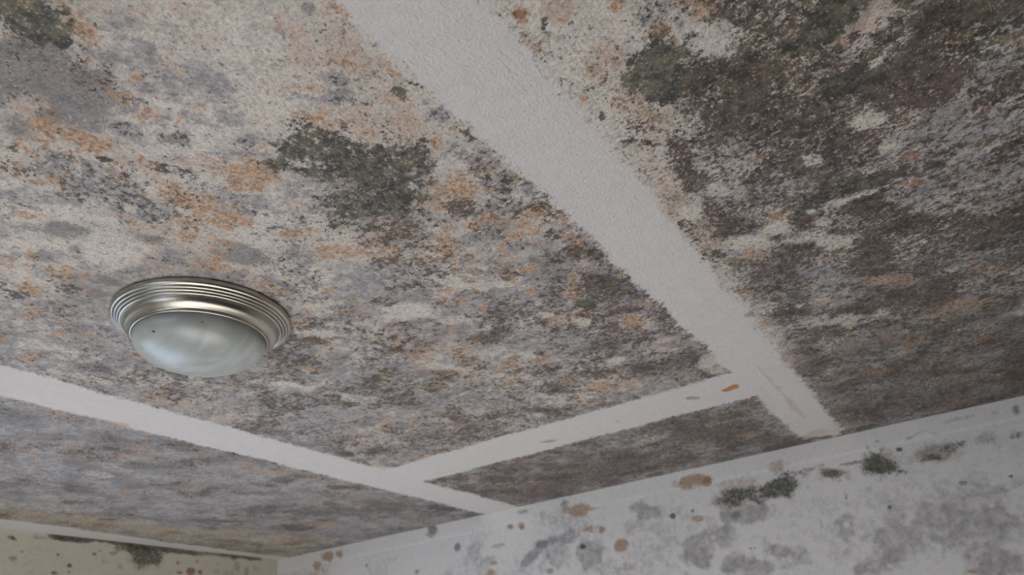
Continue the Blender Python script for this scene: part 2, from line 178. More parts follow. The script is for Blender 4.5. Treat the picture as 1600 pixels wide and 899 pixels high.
    'L -0.137 1.087 0.0150 0.0094 81 0.90;B -0.120 1.151 0.0219 0.0133 79 0.80;K -0.170 0.930 0.0161 0.0109 -116 0.60;S -0.163 0.940 0.0530 0.0171 -138 0.70;G -0.069 1.194 0.1631 0.0594 -135 0.85;'
    'S -0.069 1.194 0.1865 0.0557 -137 0.60;B 0.084 1.118 0.0878 0.0237 -154 0.80;B -0.030 1.048 0.0788 0.0234 -154 0.40;K 0.075 1.111 0.0361 0.0191 -167 0.70;K 0.224 1.221 0.0624 0.0256 -130 0.75;'
    'L 0.207 1.174 0.0311 0.0124 -131 0.80;B 0.162 1.182 0.0575 0.0249 -154 0.80;R 0.156 1.212 0.0333 0.0134 131 0.70;R 0.119 1.136 0.0249 0.0120 -153 0.50;K 0.196 1.293 0.0641 0.0311 -146 0.70;'
    'K 0.093 1.221 0.0406 0.0184 -155 0.60;B 0.004 1.076 0.0595 0.0235 -152 0.50;S 0.095 1.198 0.1774 0.0803 -141 0.85;S 0.082 1.350 0.1894 0.0711 -140 0.85;D 0.068 1.384 0.1385 0.0665 -140 0.60;'
    'O 0.033 1.300 0.0448 0.0153 -135 0.80;O -0.006 1.270 0.0271 0.0126 -128 0.70;O -0.080 1.306 0.0757 0.0182 -144 0.40;O 0.164 1.366 0.0545 0.0182 -141 0.70;P 0.194 1.386 0.0627 0.0225 -139 0.60;'
    'O 0.114 1.500 0.0892 0.0205 -148 0.80;O 0.089 1.538 0.0506 0.0097 -129 0.70;W -0.066 1.423 0.0659 0.0298 -143 0.80;O -0.066 1.423 0.0659 0.0298 -143 0.35;O -0.070 1.422 0.0121 0.0068 -110 0.90;'
    'P -0.132 1.383 0.0488 0.0161 -161 0.50;K -0.163 1.226 0.0165 0.0091 -125 1.00;K -0.176 1.165 0.0089 0.0057 -106 0.70;D -0.226 1.255 0.0159 0.0099 85 1.00;B -0.183 1.303 0.0368 0.0179 -129 0.70;'
    'S -0.186 1.317 0.0663 0.0236 -100 0.80;D -0.137 1.318 0.0292 0.0175 -109 0.70;K 0.208 1.456 0.0535 0.0283 -131 0.60;K 0.196 1.577 0.0424 0.0221 -133 0.60;K 0.073 1.582 0.0710 0.0187 -142 0.60;'
    'K 0.008 1.505 0.0402 0.0162 -130 0.50;D -0.081 1.590 0.0531 0.0279 80 0.85;K -0.105 1.465 0.0253 0.0144 -109 0.70;K -0.023 1.760 0.0364 0.0185 -115 0.70;L -0.157 1.740 0.0384 0.0310 84 0.80;'
    'K -0.165 1.743 0.0242 0.0198 83 0.60;B -0.092 1.747 0.0441 0.0235 -106 0.60;B -0.089 1.776 0.0298 0.0158 -111 0.60;R 0.097 1.773 0.0294 0.0211 114 0.95;O 0.057 1.775 0.0313 0.0183 176 0.80;'
    'R 0.022 1.660 0.0231 0.0113 78 0.70;R 0.162 1.763 0.0652 0.0207 -96 0.80;O 0.169 1.748 0.0735 0.0295 80 0.40;O -0.067 1.770 0.0421 0.0243 -135 0.70;O 0.099 1.977 0.0809 0.0234 -147 0.60;'
    'R 0.224 2.011 0.0345 0.0249 65 0.70;K 0.211 1.786 0.0993 0.0427 -106 0.50;K 0.182 2.005 0.0207 0.0136 66 1.00;K -0.041 2.030 0.0185 0.0131 76 1.00;K -0.076 2.002 0.0177 0.0106 87 0.90;'
    'R -0.096 1.971 0.0250 0.0195 -119 0.70;B -0.216 1.633 0.0627 0.0275 95 0.50;S -0.224 1.732 0.1586 0.0456 101 0.80;L -0.236 1.720 0.0775 0.0218 -90 0.50;B -0.190 2.047 0.0671 0.0608 -143 0.55;'
    'B -0.083 2.116 0.1929 0.0766 -176 0.55;B 0.068 2.005 0.2012 0.1438 -131 0.50;K 0.093 2.088 0.2097 0.1502 -128 0.40;K 0.209 2.229 0.0587 0.0260 173 0.80;K -0.162 2.248 0.0465 0.0211 171 0.80;'
    'R 0.069 2.228 0.0347 0.0166 172 0.70;L 0.180 2.111 0.0911 0.0665 -149 0.40;L 0.044 1.772 0.2891 0.1501 81 0.35;B 0.125 0.781 0.0517 0.0383 85 0.90;K -0.029 0.758 0.0714 0.0374 -151 0.70;'
    'K -0.065 0.613 0.0495 0.0345 -118 0.60;W 0.064 0.815 0.0231 0.0116 -154 0.60;W -0.062 0.560 0.0351 0.0172 -144 0.80;W -0.071 0.575 0.0348 0.0130 -128 0.60;K -0.125 0.586 0.0615 0.0438 -95 0.90;'
    'K -0.157 0.567 0.0400 0.0219 109 0.80;D -0.657 0.166 0.0328 0.0299 -137 0.80;B -0.388 0.954 0.0470 0.0332 -125 0.75;B -0.488 1.358 0.0572 0.0294 -147 0.90;B -0.456 0.632 0.0236 0.0179 -139 0.70;'
    'B -0.370 0.701 0.0172 0.0147 -118 0.70;S -0.329 0.743 0.0609 0.0135 102 0.90;W -0.167 0.491 0.0417 0.0286 120 0.50;')
WR = (
    'O -0.730 2.398 0.0598 0.0210 174 1.00;R -0.684 2.386 0.0174 0.0166 -178 0.70;K -0.580 2.323 0.0838 0.0246 -177 0.75;L -0.613 2.319 0.0998 0.0273 -177 0.70;K -0.466 2.331 0.0809 0.0309 -169 0.80;'
    'L -0.478 2.323 0.0954 0.0334 -169 0.60;P -0.449 2.392 0.0276 0.0139 179 0.80;K -0.410 2.356 0.0929 0.0144 -176 0.55;B -0.300 2.337 0.0363 0.0151 176 0.85;P -0.591 2.366 0.0707 0.0161 179 0.50;'
    'B -0.239 2.355 0.0428 0.0056 179 0.70;K -0.157 2.334 0.0434 0.0331 153 0.85;L -0.140 2.332 0.0667 0.0422 159 0.60;K -0.112 2.302 0.0306 0.0114 157 0.60;L -0.012 2.336 0.0594 0.0236 -171 0.85;'
    'K -0.032 2.325 0.0268 0.0110 175 0.60;K 0.032 2.344 0.0353 0.0126 -169 0.50;D 0.113 2.349 0.0307 0.0204 -173 0.60;K 0.186 2.341 0.0282 0.0126 -179 0.60;K -0.103 2.366 0.0084 0.0073 -173 0.90;'
    'D -0.049 2.397 0.0351 0.0052 -161 0.45;D -0.002 2.390 0.0187 0.0056 142 0.50;D 0.073 2.415 0.0475 0.0071 -180 0.45;D 0.159 2.412 0.0118 0.0072 169 0.50;D 0.208 2.408 0.0145 0.0085 66 0.80;'
    'D -0.068 2.392 0.0082 0.0056 171 0.70;D -1.856 2.426 0.0243 0.0198 160 0.95;D -1.867 2.410 0.0208 0.0123 163 0.70;D -1.730 2.340 0.0191 0.0161 60 0.95;G -1.634 2.309 0.0581 0.0371 82 0.54;'
    'D -1.534 2.315 0.0352 0.0070 179 0.60;G -1.604 2.262 0.0510 0.0284 165 0.54;O -1.559 2.256 0.0178 0.0090 171 0.90;O -1.576 2.222 0.0267 0.0157 171 1.00;O -1.935 2.274 0.0137 0.0095 165 0.90;'
    'D -1.778 2.249 0.0257 0.0116 171 0.50;D -1.335 2.292 0.0276 0.0221 167 0.85;D -1.375 2.257 0.0407 0.0240 -161 0.70;D -1.302 2.298 0.0326 0.0133 171 0.60;D -1.413 2.236 0.0317 0.0163 -168 0.70;'
    'G -1.305 2.265 0.0962 0.0718 176 0.54;G -1.242 2.295 0.0759 0.0276 179 0.72;D -1.318 2.247 0.0174 0.0135 86 0.70;D -1.408 2.419 0.0288 0.0095 176 0.70;G -1.292 2.385 0.0664 0.0201 170 0.45;'
    'D -1.227 2.419 0.0218 0.0182 162 0.80;G -1.215 2.340 0.1084 0.0609 170 0.45;O -1.183 2.384 0.0528 0.0225 174 1.00;O -1.118 2.379 0.0309 0.0089 173 0.60;O -1.476 2.374 0.0148 0.0093 168 1.00;'
    'O -1.421 2.367 0.0146 0.0137 -179 1.00;R -1.419 2.362 0.0115 0.0087 62 0.80;O -1.141 2.310 0.0154 0.0108 170 0.90;P -1.115 2.306 0.0507 0.0172 171 0.60;O -1.088 2.303 0.0150 0.0107 170 0.90;'
    'O -1.026 2.238 0.0241 0.0227 178 1.10;O -1.011 2.168 0.0282 0.0140 173 1.00;P -1.104 2.248 0.0149 0.0084 171 0.60;R -1.025 2.199 0.0071 0.0041 173 0.80;G -1.152 2.231 0.0579 0.0485 82 0.68;'
    'K -1.171 2.256 0.0128 0.0085 171 0.90;D -1.314 2.194 0.0213 0.0128 172 0.80;G -0.912 2.338 0.0677 0.0342 170 0.72;G -0.967 2.298 0.0572 0.0367 171 0.45;G -0.877 2.273 0.0438 0.0256 171 0.45;'
    'K -0.821 2.301 0.0112 0.0102 178 0.95;O -0.740 2.279 0.0237 0.0100 171 0.90;O -0.696 2.263 0.0253 0.0119 171 0.50;K -0.752 2.307 0.0066 0.0061 -178 0.80;G -0.713 2.206 0.0861 0.0383 -175 0.72;'
    'P -0.712 2.192 0.0416 0.0192 172 0.40;G -0.755 2.164 0.0606 0.0335 174 0.76;G -0.630 2.118 0.0756 0.0367 174 0.76;P -0.609 2.106 0.0350 0.0145 174 0.50;G -0.582 2.273 0.1064 0.0314 174 0.72;'
    'D -0.614 2.269 0.0165 0.0135 -168 0.80;O -0.507 2.248 0.0273 0.0094 -180 0.40;G -0.515 2.144 0.0492 0.0205 168 0.68;G -0.456 2.117 0.0312 0.0260 -169 0.54;G -0.305 2.184 0.0370 0.0318 48 0.62;'
    'W -0.303 2.187 0.0075 0.0065 41 1.00;W -0.701 2.214 0.0083 0.0058 175 1.00;W -0.175 2.135 0.0087 0.0062 62 1.00;W -0.243 2.111 0.0155 0.0048 71 0.90;G -0.200 2.118 0.0778 0.0489 66 0.72;'
    'P -0.195 2.135 0.0350 0.0250 62 0.40;G -0.260 2.062 0.0586 0.0249 175 0.62;G -0.025 2.141 0.1635 0.0683 180 0.62;G 0.041 2.197 0.1070 0.0408 178 0.54;G 0.017 2.030 0.0840 0.0384 176 0.72;'
    'G -0.103 2.189 0.0570 0.0423 -179 0.36;G -0.309 2.244 0.0842 0.0183 170 0.28;L -0.377 2.265 0.0887 0.0277 178 0.35;K -0.282 2.261 0.0148 0.0052 72 0.60;K -0.178 2.214 0.0073 0.0063 47 0.70;'
    'D 0.020 2.244 0.0120 0.0085 177 0.80;K 0.133 2.239 0.0058 0.0048 -166 1.00;L 0.140 2.220 0.0205 0.0162 -173 0.50;K -0.379 2.310 0.0059 0.0054 44 0.60;K -0.371 2.202 0.0088 0.0037 93 0.60;'
    'K -0.594 2.165 0.0059 0.0037 175 0.70;K -0.579 2.163 0.0058 0.0037 175 0.70;O -0.036 2.024 0.0130 0.0077 179 1.00;W 0.113 2.197 0.0074 0.0062 -157 0.90;W 0.064 2.176 0.0052 0.0041 51 0.90;'
    'W 0.112 2.167 0.0085 0.0066 51 0.70;O -2.460 2.408 0.0339 0.0211 163 1.00;O -2.522 2.379 0.0304 0.0209 158 1.00;O -2.383 2.408 0.0251 0.0181 156 0.90;O -2.217 2.337 0.0115 0.0075 164 0.80;'
    'G -1.110 2.173 0.1175 0.0307 172 0.45;G -0.969 2.154 0.0828 0.0297 173 0.36;G -0.936 2.210 0.0607 0.0302 172 0.36;D -0.152 2.402 0.0068 0.0038 169 0.80;D -0.183 2.390 0.0058 0.0051 56 0.70;'
    'L -0.580 2.323 0.0945 0.0315 -177 0.60;L -0.446 2.331 0.0982 0.0381 -171 0.55;L -0.143 2.323 0.0718 0.0449 159 0.50;L -0.004 2.334 0.0749 0.0344 -173 0.50;P -0.301 2.333 0.0544 0.0226 176 0.60;'
    'P -0.573 2.352 0.0825 0.0239 -177 0.60;')
WL = (
    'B 1.324 2.432 0.0731 0.0111 -180 0.95;K 1.313 2.431 0.0454 0.0088 -180 0.60;B 1.492 2.436 0.1513 0.0116 179 0.90;B 1.652 2.433 0.1375 0.0146 179 0.95;K 1.587 2.417 0.1061 0.0213 178 0.80;'
    'K 1.628 2.392 0.0704 0.0307 175 0.70;L 1.622 2.382 0.0916 0.0376 175 0.60;B 1.766 2.429 0.1166 0.0125 -180 0.90;B 2.065 2.441 0.1154 0.0162 179 0.90;R 2.016 2.432 0.0529 0.0160 179 0.60;'
    'B 1.918 2.433 0.1893 0.0078 180 0.70;L 1.135 2.411 0.0191 0.0079 164 0.90;K 1.134 2.413 0.0106 0.0059 162 0.70;L 1.215 2.424 0.0256 0.0086 -180 0.70;L 1.152 2.348 0.0186 0.0099 170 0.80;'
    'D 1.175 2.371 0.0083 0.0062 172 0.80;O 1.226 2.382 0.0295 0.0150 -178 0.30;R 1.769 2.384 0.0146 0.0122 169 1.00;R 1.830 2.357 0.0237 0.0149 180 1.10;R 1.785 2.348 0.0173 0.0074 -177 0.90;'
    'R 1.879 2.355 0.0123 0.0100 171 1.00;R 1.422 2.387 0.0096 0.0067 177 1.00;R 1.443 2.401 0.0076 0.0066 152 1.00;K 1.343 2.340 0.0096 0.0081 145 0.90;K 1.348 2.317 0.0072 0.0060 146 0.70;'
    'K 1.294 2.373 0.0071 0.0060 142 0.80;L 1.466 2.364 0.0170 0.0091 -179 0.60;R 1.489 2.396 0.0197 0.0093 -177 0.60;L 1.531 2.353 0.0130 0.0111 156 0.60;K 1.299 2.311 0.0109 0.0063 179 0.60;'
    'R 2.055 2.395 0.0266 0.0168 86 0.60;R 2.159 2.395 0.0211 0.0164 179 0.50;R 1.856 2.397 0.0091 0.0076 172 0.70;B 1.961 2.366 0.0317 0.0129 -177 0.40;R 2.109 2.380 0.0214 0.0137 85 0.60;')


def parse(t):
    out = []
    for s in t.split(';'):
        s = s.split()
        if len(s) == 7:
            out.append((s[0],) + tuple(float(v) for v in s[1:]))
    return out


def vnoise(x, y, seed):
    xi, yi = np.floor(x).astype(np.int64), np.floor(y).astype(np.int64)
    fx, fy = x - xi, y - yi
    fx, fy = fx * fx * (3 - 2 * fx), fy * fy * (3 - 2 * fy)

    def h(a, b):
        n = (a * 374761393 + b * 668265263 + seed * 974634777) & 0xffffffff
        n = ((n ^ (n >> 13)) * 1274126177) & 0xffffffff
        return ((n ^ (n >> 16)) & 0xffff) / 65535.0
    return (h(xi, yi) * (1 - fx) + h(xi + 1, yi) * fx) * (1 - fy) + (h(xi, yi + 1) * (1 - fx) + h(xi + 1, yi + 1) * fx) * fy


def fbm(x, y, f, seed, octs=4, r=0.55):
    a, s, t = 1.0, 0, 0
    for k in range(octs):
        s = s + a * vnoise(x * f + 17.3 * k, y * f - 9.1 * k, seed + k)
        t += a
        a *= r
        f *= 2.03
    return s / t


def sstep(a, b, x):
    t = np.clip((x - a) / (b - a), 0, 1)
    return t * t * (3 - 2 * t)


KEYS = 'gpordblks'      # grey, pinkish tan, orange, rust, brown... one scalar field each


def spread(fields, x, y, table, rag, rag2):
    for k, cx, cy, a, b, ang, al in table:
        R = max(a, b) * 1.8
        idx = np.nonzero((np.abs(x - cx) < R) & (np.abs(y - cy) < R))[0]
        if not len(idx):
            continue
        dx, dy = x[idx] - cx, y[idx] - cy
        c, s = math.cos(math.radians(ang)), math.sin(math.radians(ang))
        u, v = (dx * c + dy * s) / a, (-dx * s + dy * c) / b
        q2 = min(1.0, min(a, b) / .03)
        r = np.sqrt(u * u + v * v) + (rag[idx] - .5) * (1.0 + 1.0 * q2) + (rag2[idx] - .5) * (.9 + .5 * q2)
        w = al * sstep(1.5, 0.5, r)
        kk = k.lower()
        if kk == 'w':
            for q in 'gpordblks':
                fields[q][idx] *= 1 - np.clip(w, 0, 1)
            continue
        fields[kk][idx] = np.maximum(fields[kk][idx], w)
        if kk in 'oprl':
            for q in 'gds':
                fields[q][idx] *= 1 - 0.6 * np.clip(w, 0, 1)
        if kk == 'g' and al >= .9:
            for q in 'bkld':
                fields[q][idx] *= 1 - .75 * np.clip(w, 0, 1)
        if kk == 'g':
            for q in 'opr':
                fields[q][idx] *= 1 - 0.7 * np.clip(w, 0, 1)
    return fields


JOINTS = [  # x0, x1, y0, y1 of the clean bands
    (-0.345, -0.227, -2.2, 2.2816),
    (-1.583, -1.430, -2.2, 2.2816),
    (-1.507, -0.286, 1.528, 1.722),
]


def clean_sdf(x, y):
    d = np.full_like(x, 9.0)
    wob = (fbm(x, y, 9, 71, 4, .6) - .5) * 0.022
    for x0, x1, y0, y1 in JOINTS:
        dx = np.maximum(x0 - x, x - x1)
        dy = np.maximum(y0 - y, y - y1)
        d = np.minimum(d, np.maximum(dx, dy))
    # clean taped strip of the ceiling along the left wall
    d2 = x - (XL + 0.125 - 0.05 * sstep(1.0, 2.2, y))
    d = np.minimum(d + wob, d2 + wob * 2)
    # smudge where the first joint meets the right wall
    d = d + 0.08 * sstep(2.19, 2.31, y + (fbm(x, y, 20, 5) - .5) * .16) * sstep(-0.9, -0.5, x)
    return d


def ceiling_fields(x, y):
    F = {}
    n1, n2, n3, n4 = fbm(x, y, 7, 1), fbm(x, y, 7, 11), fbm(x, y, 16, 21), fbm(x, y, 5, 31)
    n5, n6, n7 = fbm(x, y, 22, 41), fbm(x, y, 24, 51), fbm(x, y, 13, 61)
    left = sstep(-1.43, -1.55, x)
    right = sstep(-0.30, -0.26, x)
    small = sstep(1.60, 1.66, y) * (1 - left) * (1 - right)
    main = (1 - left) * (1 - right) * (1 - small)
    far = sstep(0.35, 1.2, y)
    rfar = sstep(1.2, 1.8, y)
    rr = rfar * sstep(-.12, .12, x)
    F['g'] = main * (0.46 + 0.16 * far) + left * 1.0 + small * 0.95 + right * (0.45 + 0.5 * rfar)
    F['g'] = np.clip(F['g'] + (n1 - .5) * 1.5 * (1 - .55 * left) + (n5 - .5) * 0.9 * (1 - .6 * left), 0, 1)
    F['p'] = np.clip((main * .34 + left * .10 + small * .22 + right * .36) + (n2 - .5) * 1.7 + (n6 - .5) * .7, 0, 1)
    F['o'] = np.clip((main * .13 + left * .06 + small * .16 + right * (.0 + .20 * rfar)) + (n6 - .5) * 1.9 + (n4 - .5) * .7, 0, 1)
    F['r'] = np.clip(-.10 + (n5 - .5) * 1.3 + (n7 - .5) * .9 + .22 * right, 0, 1)
    F['d'] = np.clip((main * .10 + left * .34 + small * .40 + right * (.22 + .35 * rfar)) + (n3 - .5) * 1.7, 0, 1)
    F['b'] = np.clip((main * (-.05 + .14 * far) + left * .10 + small * .16 + right * (.40 - .14 * rfar + .22 * rr)) + (n7 - .5) * 1.5, 0, 1)
    F['k'] = np.clip((main * -.1 + left * -.05 + small * .0 + right * (.30 - .12 * rfar + .16 * rr)) + (n4 - .5) * .9 + (n5 - .5) * .9, 0, 1)
    F['l'] = np.clip(0.14 + .1 * right + (n3 - .5) * .9 + (n2 - .5) * .5, 0, 1)
    F['s'] = np.clip((main * (.55 + .12 * far) + left * .40 + small * .7 + right * .75) + (n7 - .5) * .8 + (n6 - .5) * .8, 0, 1)
    csd = clean_sdf(x, y)
    for q in F:
        F[q] *= sstep(-.014, -.004, csd)
    # pale fringe around the patches of the right panel and the warm edge near the left wall
    fr = right * sstep(0.07, 0.0, (x + 0.23) - 0.10 * sstep(1.0, 0.4, y)) * (1 - rfar * .6)
    for q in 'gdbks':
        F[q] *= 1 - .75 * fr
    edge = sstep(XL + .42, XL + .26, x + (n5 - .5) * .15)
    F['l'] = np.maximum(F['l'], edge * .62)
    F['g'] *= 1 - .6 * edge
    # pale board left of the first joint near the lamp side
    pale = main * sstep(0.62, 0.40, y) * sstep(-0.62, -0.45, x)
    for q in 'gdbkso':
        F[q] *= 1 - .8 * pale
    band = main * sstep(.75, .25, y)
    for q in 'gs':
        F[q] *= 1 - .25 * band
    spread(F, x, y, parse(CEIL), n5, n6)
    F['c'] = csd
    return F


def wall_fields(x, z, table, base):
    F = {}
    n1, n5, n6 = fbm(x, z, 6, 101), fbm(x, z, 20, 111), fbm(x, z, 28, 121)
    for q in KEYS:
        F[q] = np.zeros_like(x)
    F['g'] = np.clip(base + (n1 - .5) * 1.1 + (n5 - .5) * .5, 0, .6)
    F['l'] = np.clip(.02 + (n6 - .5) * .6, 0, 1)
    F['s'] = np.clip(.05 + (n5 - .5) * .7, 0, 1)
    top = sstep(H - 0.07, H - 0.05, z)
    F['g'] *= 1 - top
    spread(F, x, z, parse(table), .5 + (n5 - .5) * .45, n6)
    F['c'] = np.full_like(x, 1.0)
    return F


def axis_steps(a, b, fa, fb, fine, coarse):
    pts = [a]
    if fa > a:
        pts += list(np.linspace(a, min(fa, b), max(2, int((min(fa, b) - a) / coarse) + 1))[1:])
    lo, hi = max(a, fa), min(b, fb)
    if hi > lo:
        pts += list(np.linspace(lo, hi, max(2, int(round((hi - lo) / fine)) + 1))[1:])
    if fb < b:
        lo = max(a, fb)
        pts += list(np.linspace(lo, b, max(2, int((b - lo) / coarse) + 1))[1:])
    return np.array(pts)


def grid_mesh(name, us, vs, to3, fieldfn, flip):
    U, V = np.meshgrid(us, vs, indexing='ij')
    nu, nv = U.shape
    u, v = U.ravel(), V.ravel()
    co = to3(u, v).astype(np.float32)
    i = np.arange(nu * nv).reshape(nu, nv)
    q = np.stack([i[:-1, :-1], i[1:, :-1], i[1:, 1:], i[:-1, 1:]], -1).reshape(-1, 4)
    if flip:
        q = q[:, ::-1]
    me = bpy.data.meshes.new(name)
    me.vertices.add(len(co))
    me.vertices.foreach_set('co', co.ravel())
    me.loops.add(q.size)
    me.loops.foreach_set('vertex_index', q.ravel().astype(np.int32))
    me.polygons.add(len(q))
    me.polygons.foreach_set('loop_start', np.arange(0, q.size, 4, dtype=np.int32))
    me.update(calc_edges=True)
    F = fieldfn(u, v)
    for nm, ks in (('stain_a', 'gpor'), ('stain_b', 'dblk')):
        at = me.attributes.new(nm, 'FLOAT_COLOR', 'POINT')
        at.data.foreach_set('color', np.stack([F[k] for k in ks], -1).astype(np.float32).ravel())
    for nm, k in (('speck', 's'), ('clean', 'c')):
        at = me.attributes.new(nm, 'FLOAT', 'POINT')
        at.data.foreach_set('value', F[k].astype(np.float32))
    return me


def link(name, me, mat=None, parent=None, kind=None, label=None, cat=None):
    if mat is not None:
        me.materials.append(mat)
    o = bpy.data.objects.new(name, me)
    COL.objects.link(o)
    if parent is not None:
        o.parent = parent
    if kind:
        o['kind'] = kind
    if label:
        o['label'] = label
    if cat:
        o['category'] = cat
    return o


# ------------------------------------------------------------ materials
class NT:
    def __init__(self, name):
        self.m = bpy.data.materials.new(name)
        self.m.use_nodes = True
        self.t = self.m.node_tree
        self.t.nodes.clear()
        self.out = self.t.nodes.new('ShaderNodeOutputMaterial')

    def n(self, typ, **kw):
        nd = self.t.nodes.new(typ)
        for k, v in kw.items():
            setattr(nd, k, v)
        return nd

    def put(self, sock, v):
        if isinstance(v, (int, float)):
            sock.default_value = v
        elif isinstance(v, (tuple, list)):
            sock.default_value = tuple(v) + ((1,) if len(v) == 3 and sock.type == 'RGBA' else ())
        else:
            self.t.links.new(v, sock)

    def math(self, op, a, b=0.0, c=None, clamp=False):
        nd = self.n('ShaderNodeMath', operation=op, use_clamp=clamp)
        self.put(nd.inputs[0], a)
        self.put(nd.inputs[1], b)
        if c is not None:
            self.put(nd.inputs[2], c)
        return nd.outputs[0]

    def noise(self, vec, scale, detail=4, rough=.6, dist=0.0):
        nd = self.n('ShaderNodeTexNoise')
        self.put(nd.inputs['Vector'], vec)
        self.put(nd.inputs['Scale'], scale)
        self.put(nd.inputs['Detail'], detail)
        self.put(nd.inputs['Roughness'], rough)
        self.put(nd.inputs['Distortion'], dist)
        return nd.outputs['Fac']

    def shift(self, vec, d):
        nd = self.n('ShaderNodeVectorMath', operation='ADD')
        self.put(nd.inputs[0], vec)
        nd.inputs[1].default_value = d
        return nd.outputs[0]

    def ss(self, x, a, b):
        nd = self.n('ShaderNodeMapRange', interpolation_type='SMOOTHSTEP')
        self.put(nd.inputs['Value'], x)
        self.put(nd.inputs['From Min'], a)
        self.put(nd.inputs['From Max'], b)
        return nd.outputs['Result']

    def mix(self, f, a, b, mode='MIX'):
        nd = self.n('ShaderNodeMix', data_type='RGBA', blend_type=mode)
        self.put(nd.inputs[0], f)
        self.put(nd.inputs[6], a)
        self.put(nd.inputs[7], b)
        return nd.outputs[2]

    def attr(self, name):
        return self.n('ShaderNodeAttribute', attribute_name=name, attribute_type='GEOMETRY')


def mould_material(name, base, cream, soft=1.0, relief=1.0):
    """plaster under layered mould: soft stains, ragged colonies, dark crumbs"""
    N = NT(name)
    P = N.n('ShaderNodeNewGeometry').outputs['Position']
    A, B = N.attr('stain_a'), N.attr('stain_b')
    sa, sb = N.n('ShaderNodeSeparateColor'), N.n('ShaderNodeSeparateColor')
    N.put(sa.inputs[0], A.outputs['Color'])
    N.put(sb.inputs[0], B.outputs['Color'])
    g, p, o = sa.outputs[0], sa.outputs[1], sa.outputs[2]
    r = A.outputs['Alpha']
    d, b, l = sb.outputs[0], sb.outputs[1], sb.outputs[2]
    k = B.outputs['Alpha']
    s = N.attr('speck').outputs['Fac']
    c = N.attr('clean').outputs['Fac']
    fine = N.noise(P, 170, 5, .72)
    crumb = N.noise(N.shift(P, (3.1, 7.7, 1.3)), 125, 6, .76)
    crumb2 = N.noise(N.shift(P, (9.1, 2.7, 5.3)), 165, 5, .74, .4)
    mid = N.noise(N.shift(P, (5.1, 1.7, 2.3)), 46, 6, .66)
    mid2 = N.noise(N.shift(P, (1.1, 8.7, 6.3)), 60, 6, .66)
    grain = N.noise(N.shift(P, (2, 2, 9)), 330, 3, .6)

    def cover(f, n, amp, lo=.42, hi=.62):
        ex = .22 * (1 - soft) * 2
        lo, hi = lo - ex * .5, hi + ex
        e = N.math('MULTIPLY_ADD', N.math('SUBTRACT', n, .5), amp * 2.1, f)
        return N.ss(e, lo, hi)

    mo = soft
    col = N.mix(N.ss(mid, .35, .7), base, cream)
    col = N.mix(N.math('MULTIPLY', cover(p, mid2, 1.3, .20, .85), .8), col, (.46, .365, .30))
    col = N.mix(N.math('MULTIPLY', cover(g, mid, 1.3 * mo, .22, .74), .88), col, N.mix(N.ss(mid2, .35, .65), (.265, .252, .262), (.375, .358, .362)))
    col = N.mix(N.math('MULTIPLY', cover(l, crumb, 1.3 * mo, .30, .80), .8), col, (.245, .225, .15))
    col = N.mix(N.math('MULTIPLY', cover(o, mid2, 1.5 * mo, .28, .78), .85), col, N.mix(N.ss(fine, .38, .62), (.335, .195, .105), (.48, .33, .225)))
    col = N.mix(N.math('MULTIPLY', cover(r, crumb2, 1.2 * mo, .40, .70), .85), col, (.27, .13, .065))
    col = N.mix(N.math('MULTIPLY', cover(d, fine, 1.5 * mo, .28, .80), .85), col, N.mix(N.ss(crumb, .35, .65), (.15, .145, .15), (.24, .23, .235)))
    col = N.mix(N.math('MULTIPLY', cover(b, crumb2, 2.0 * mo, .36, .66), .90), col, N.mix(N.ss(mid, .4, .6), (.075, .05, .042), (.13, .092, .07)))
    col = N.mix(N.math('MULTIPLY', cover(k, crumb, 1.7 * mo, .30, .62), .90), col, N.mix(N.ss(mid2, .42, .58), (.042, .045, .038), (.115, .115, .080)))
    # scattered crumbs of dark growth
    e = N.math('MULTIPLY_ADD', s, .28, N.math('MULTIPLY_ADD', mid, .20, N.math('MULTIPLY', crumb, 1.0)))
    cm = N.ss(e, .793, .856)
    col = N.mix(N.math('MULTIPLY', cm, .93), col, N.mix(N.ss(mid2, .42, .6), (.075, .055, .055), (.115, .105, .080)))
    # pale crumbs: tips of the texture standing out of the growth
    e = N.math('ADD', N.math('MULTIPLY', crumb2, .65), N.math('MULTIPLY', fine, .5))
    pm = N.ss(e, .66, .72)
    col = N.mix(N.math('MULTIPLY', pm, .55), col, (.40, .385, .365))
    vd = N.n('ShaderNodeTexVoronoi')
    N.put(vd.inputs['Vector'], P)
    vd.inputs['Scale'].default_value = 210
    vs_ = N.n('ShaderNodeSeparateColor')
    N.put(vs_.inputs[0], vd.outputs['Color'])
    dot = N.math('MULTIPLY', N.ss(vd.outputs['Distance'], .30, .16), N.ss(vs_.outputs[0], .70, .74))
    dot = N.math('MULTIPLY', dot, N.ss(N.math('MAXIMUM', k, b), .25, .6))
    col = N.mix(N.math('MULTIPLY', dot, .6), col, (.42, .405, .385))
    mott = N.math('ADD', N.math('MULTIPLY', grain, .6), N.math('ADD', N.math('MULTIPLY', fine, 1.3), N.math('MULTIPLY', mid2, .8)))
    col = N.mix(1.0 if soft > .9 else .12, col, N.mix(N.ss(mott, 1.05, 1.65), (.72, .71, .70), (1.26, 1.26, 1.28)), 'MULTIPLY')
    # unstained plaster of the joints
    e = N.math('ADD', c, N.math('MULTIPLY', N.math('SUBTRACT', crumb, .5), .055 * soft))
    e = N.math('ADD', e, N.math('MULTIPLY', N.math('SUBTRACT', mid, .5), .03 * soft))
    keep = N.ss(e, -.004, .008)
    plain = N.mix(N.ss(mid2, .3, .7), (.585, .560, .550), (.62, .60, .59))
    # marks that sit on the clean joints too
    plain = N.mix(N.math('MULTIPLY', N.ss(N.math('MULTIPLY_ADD', mid, .5, p), .75, 1.1), .35), plain, (.42, .32, .25))
